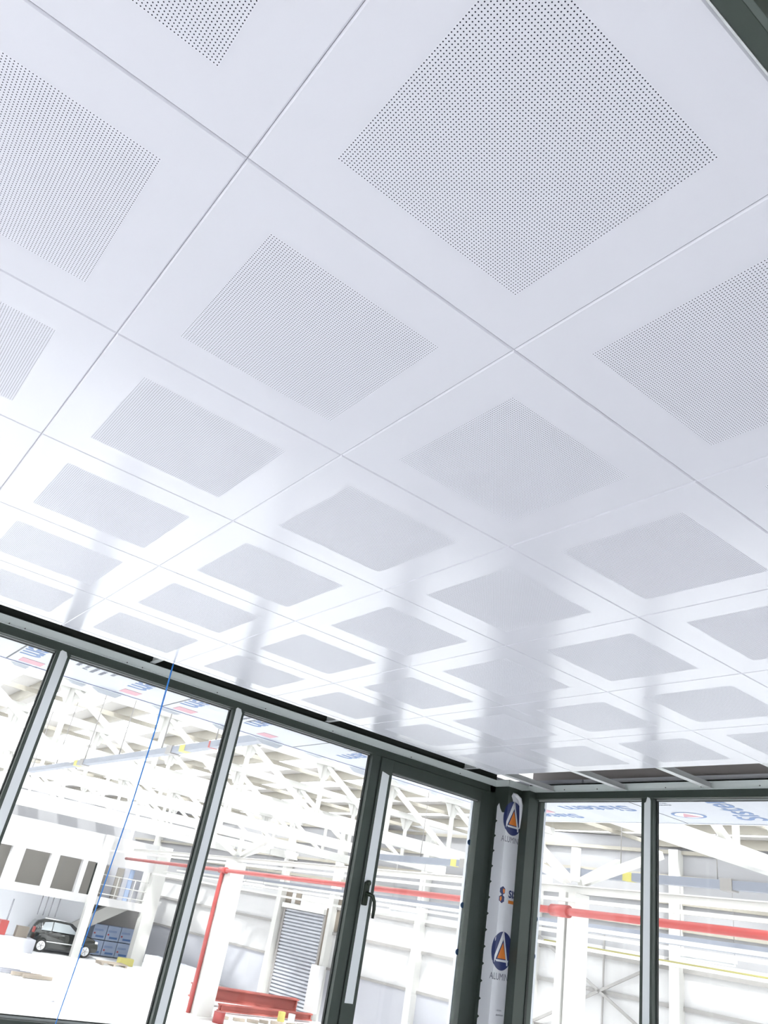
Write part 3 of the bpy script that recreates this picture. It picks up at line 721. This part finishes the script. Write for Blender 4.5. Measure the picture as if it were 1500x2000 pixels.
hexa(.022, -.672, .026, m_navy, m_orange, False); hexa(.020, -.722, .026, m_navy, m_orange, True)
wtext('SIS', .062, .080, -.705, m_navy, 1.0, .002)
wrapped([(.082, -.722), (.14, -.722), (.14, -.742), (.082, -.742)], m_orange, 'orange_bar', .0018)
wtext('- sistem', .016, .05, -1.36, m_grey_ink); wtext('aluminium', .016, .055, -1.385, m_grey_ink)

# ------------------------------------------------------------------ film covered soffit outside the glass
ZS = .05
def soffit_panel(x0, x1, y0, y1, label):
    p = empty('soffit_board', ((x0 + x1) / 2, (y0 + y1) / 2, ZS)); tag(p, label, 'soffit board', 'film covered soffit panels outside the glass')
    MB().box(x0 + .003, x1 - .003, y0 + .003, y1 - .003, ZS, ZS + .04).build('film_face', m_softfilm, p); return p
m_seam = mat('grey_panel_seam', (0.12, 0.12, 0.13), rough=0.7)
def sistem_x(p, x, y, body='Sistem', size=.24, up=(1, 0, 0), adv=(0, 1, 0)):
    text_mesh(body, size, m_blue, p, (x, y, ZS), adv, up, bold=.004)
def small_block(p, x, y, rows=5, m=m_grey_ink):
    words_ = ('sistem', 'alu sistem', 'aluminium', 'sistem al', 'alumin')
    for r in range(rows):
        text_mesh(words_[r % 5], .052, m, p, (x + .055 * (rows - r), y, ZS), (0, 1, 0), (1, 0, 0))
seams = [-2.57, -1.50, -.43, .63, 1.69, 2.77]
edge_out = 4.42
for i, (a, b) in enumerate(zip(seams, seams[1:])):
    lab = ['white film-covered soffit panel outside, fifth from the sash', 'white film-covered soffit panel outside, fourth from the sash', 'white film-covered soffit panel outside, cut off by the photo edge', 'white film-covered soffit panel behind the pane crossed by the blue string', 'white film-covered soffit panel with blue letters beside the busbar end'][i]
    p = soffit_panel(a, b, YL + .08, edge_out, lab)
    sistem_x(p, a + .02, 3.52); sistem_x(p, a + .50 if i != 3 else a + .70, 3.50)
    MB().box(a + .06, a + .20, 4.24, 4.36, ZS - .0014, ZS - .0004).build('pink_bar', m_pink, p)
    MB().box(a + .72, a + .84, 4.22, 4.34, ZS - .0014, ZS - .0004).build('pink_bar', m_pink, p)
    small_block(p, a + .26, 3.86)
p = soffit_panel(2.77, 4.13, YL + .08, edge_out, 'white film-covered soffit panel above the opening sash')
sistem_x(p, 3.05, 3.60); small_block(p, 2.80, 3.75)
MB().box(3.02, 3.16, 3.55, 3.75, ZS - .0014, ZS - .0004).build('pink_bar', m_pink, p)
sistem_x(p, 3.75, 3.55)
XO = 5.35
p = soffit_panel(4.13, XO, 2.78, edge_out, 'white film-covered soffit panel with the word Sistem, outside the corner post')
sistem_x(p, 4.76, 2.90, size=.25); small_block(p, 4.25, 3.0)
MB().box(4.80, 5.00, 3.78, 3.95, ZS - .0014, ZS - .0004).build('pink_bar', m_pink, p)
sistem_x(p, 5.05, 3.62, size=.22)
p = soffit_panel(XR + .08, XO, 1.70, 2.78, 'white film-covered soffit panel with oval logo, outside the short glazed wall')
text_mesh('Sistem', .28, m_blue, p, (5.22, 2.06, ZS), (-1, 0, 0), (0, 1, 0), bold=.004)
N_ = 36
for rr, mm, e in ((1, m_blue, .001), (.80, m_film, .0016)):
    MB().poly([(5.06 + .10 * rr * math.cos(a * math.tau / N_), 2.58 + .13 * rr * math.sin(a * math.tau / N_), ZS - e) for a in range(N_)]).build('logo_ring', mm, p)
MB().poly([(4.99, 2.58, ZS - .0022), (5.12, 2.66, ZS - .0022), (5.12, 2.50, ZS - .0022)]).build('logo_triangle', m_pink, p)
small_block(p, 4.45, 2.50, 5)
for y0, y1, lab in ((.62, 1.70, 'white film-covered soffit panel next after the oval logo one'), (-.46, .62, 'white film-covered soffit panel furthest along the short glazed wall')):
    p = soffit_panel(XR + .08, XO, y0, y1, lab)
    text_mesh('Sistem', .28, m_blue, p, (5.22, y0 + .25, ZS), (-1, 0, 0), (0, 1, 0), bold=.004)
# fascia strips with loose film
fa = empty('soffit_fascia', (2, edge_out, ZS)); tag(fa, kind='structure')
MB().box(-2.57, XO, edge_out, edge_out + .02, ZS - .004, ZS + .20).build('fascia_board', m_film, fa)
MB().box(XO, XO + .02, -1.2, edge_out + .02, ZS - .004, ZS + .20).build('fascia_board', m_film, fa)
mb = MB(); x = -2.4
while x < XO:
    L = random.uniform(.12, .3); d_ = random.uniform(.012, .04)
    mb.poly([(x, edge_out + .021, ZS), (x + L, edge_out + .021, ZS), (x + L * .8, edge_out + .026, ZS - d_), (x + L * .3, edge_out + .026, ZS - d_ * .9)], .001, (0, 1, 0)); x += L + random.uniform(.0, .3)
mb.build('loose_film', m_film, fa)
MB().box(-2.5, XO, edge_out - .012, edge_out - .004, ZS - .0015, ZS).build('edge_line', m_lilac_ink, fa)
text_mesh('Sistem  Sistem  Sistem', .09, m_lilac_ink, fa, (XO - .10, .9, ZS), (0, 1, 0), (1, 0, 0), bold=.002)
for x in seams: MB().box(x - .005, x + .005, YL + .08, edge_out, ZS - .001, ZS + .01).build('panel_seam', m_seam, fa)
for y in (2.78, 1.70, .62): MB().box(XR + .08, XO, y - .005, y + .005, ZS - .001, ZS + .01).build('panel_seam', m_seam, fa)
# film covered outer corner of the post, seen through the panes
oc_ = empty('outer_corner_cladding', (4.2, 3.5, -2.6)); tag(oc_, 'white film-wrapped cladding outside the corner post, with blue print', 'cladding')
MB().box(3.80, 4.26, YL + .105, YL + .13, -2.6, ZS - .002).build('film_face', m_film, oc_)
MB().box(XR + .105, XR + .13, 3.175, YL + .13, -2.6, ZS - .002).build('film_face', m_film, oc_)
for z in (-.40, -.80, -1.08):
    MB().tube([(3.803, YL + .104, z), (3.803, YL + .103, z)], .018, 14).build('blue_print', m_blue, oc_)
for z in (-.10, -.80, -1.02): MB().tube([(XR + .104, 3.185, z), (XR + .103, 3.185, z)], .022, 14).build('blue_print', m_blue, oc_)

# ------------------------------------------------------------------ blue string hanging from the ceiling edge
pts = []
for z, dx, dy in ((.012, 0, 0), (-.12, .004, 0), (-.35, .012, .004), (-.7, .010, .006), (-1.1, -.004, .01), (-1.5, -.022, .01), (-1.9, -.04, .012), (-2.3, -.05, .01), (-2.59, -.055, .0)):
    pts.append((1.205 + dx, 3.062 + dy, z))
st = MB().tube(pts, [.0042, .0042, .0038, .0030, .0028, .0024, .0022, .0022, .0022], 6).build('string', m_string, loc=(1.205, 3.062, 0))
tag(st, 'thin blue string hanging from the ceiling edge before the window', 'string')
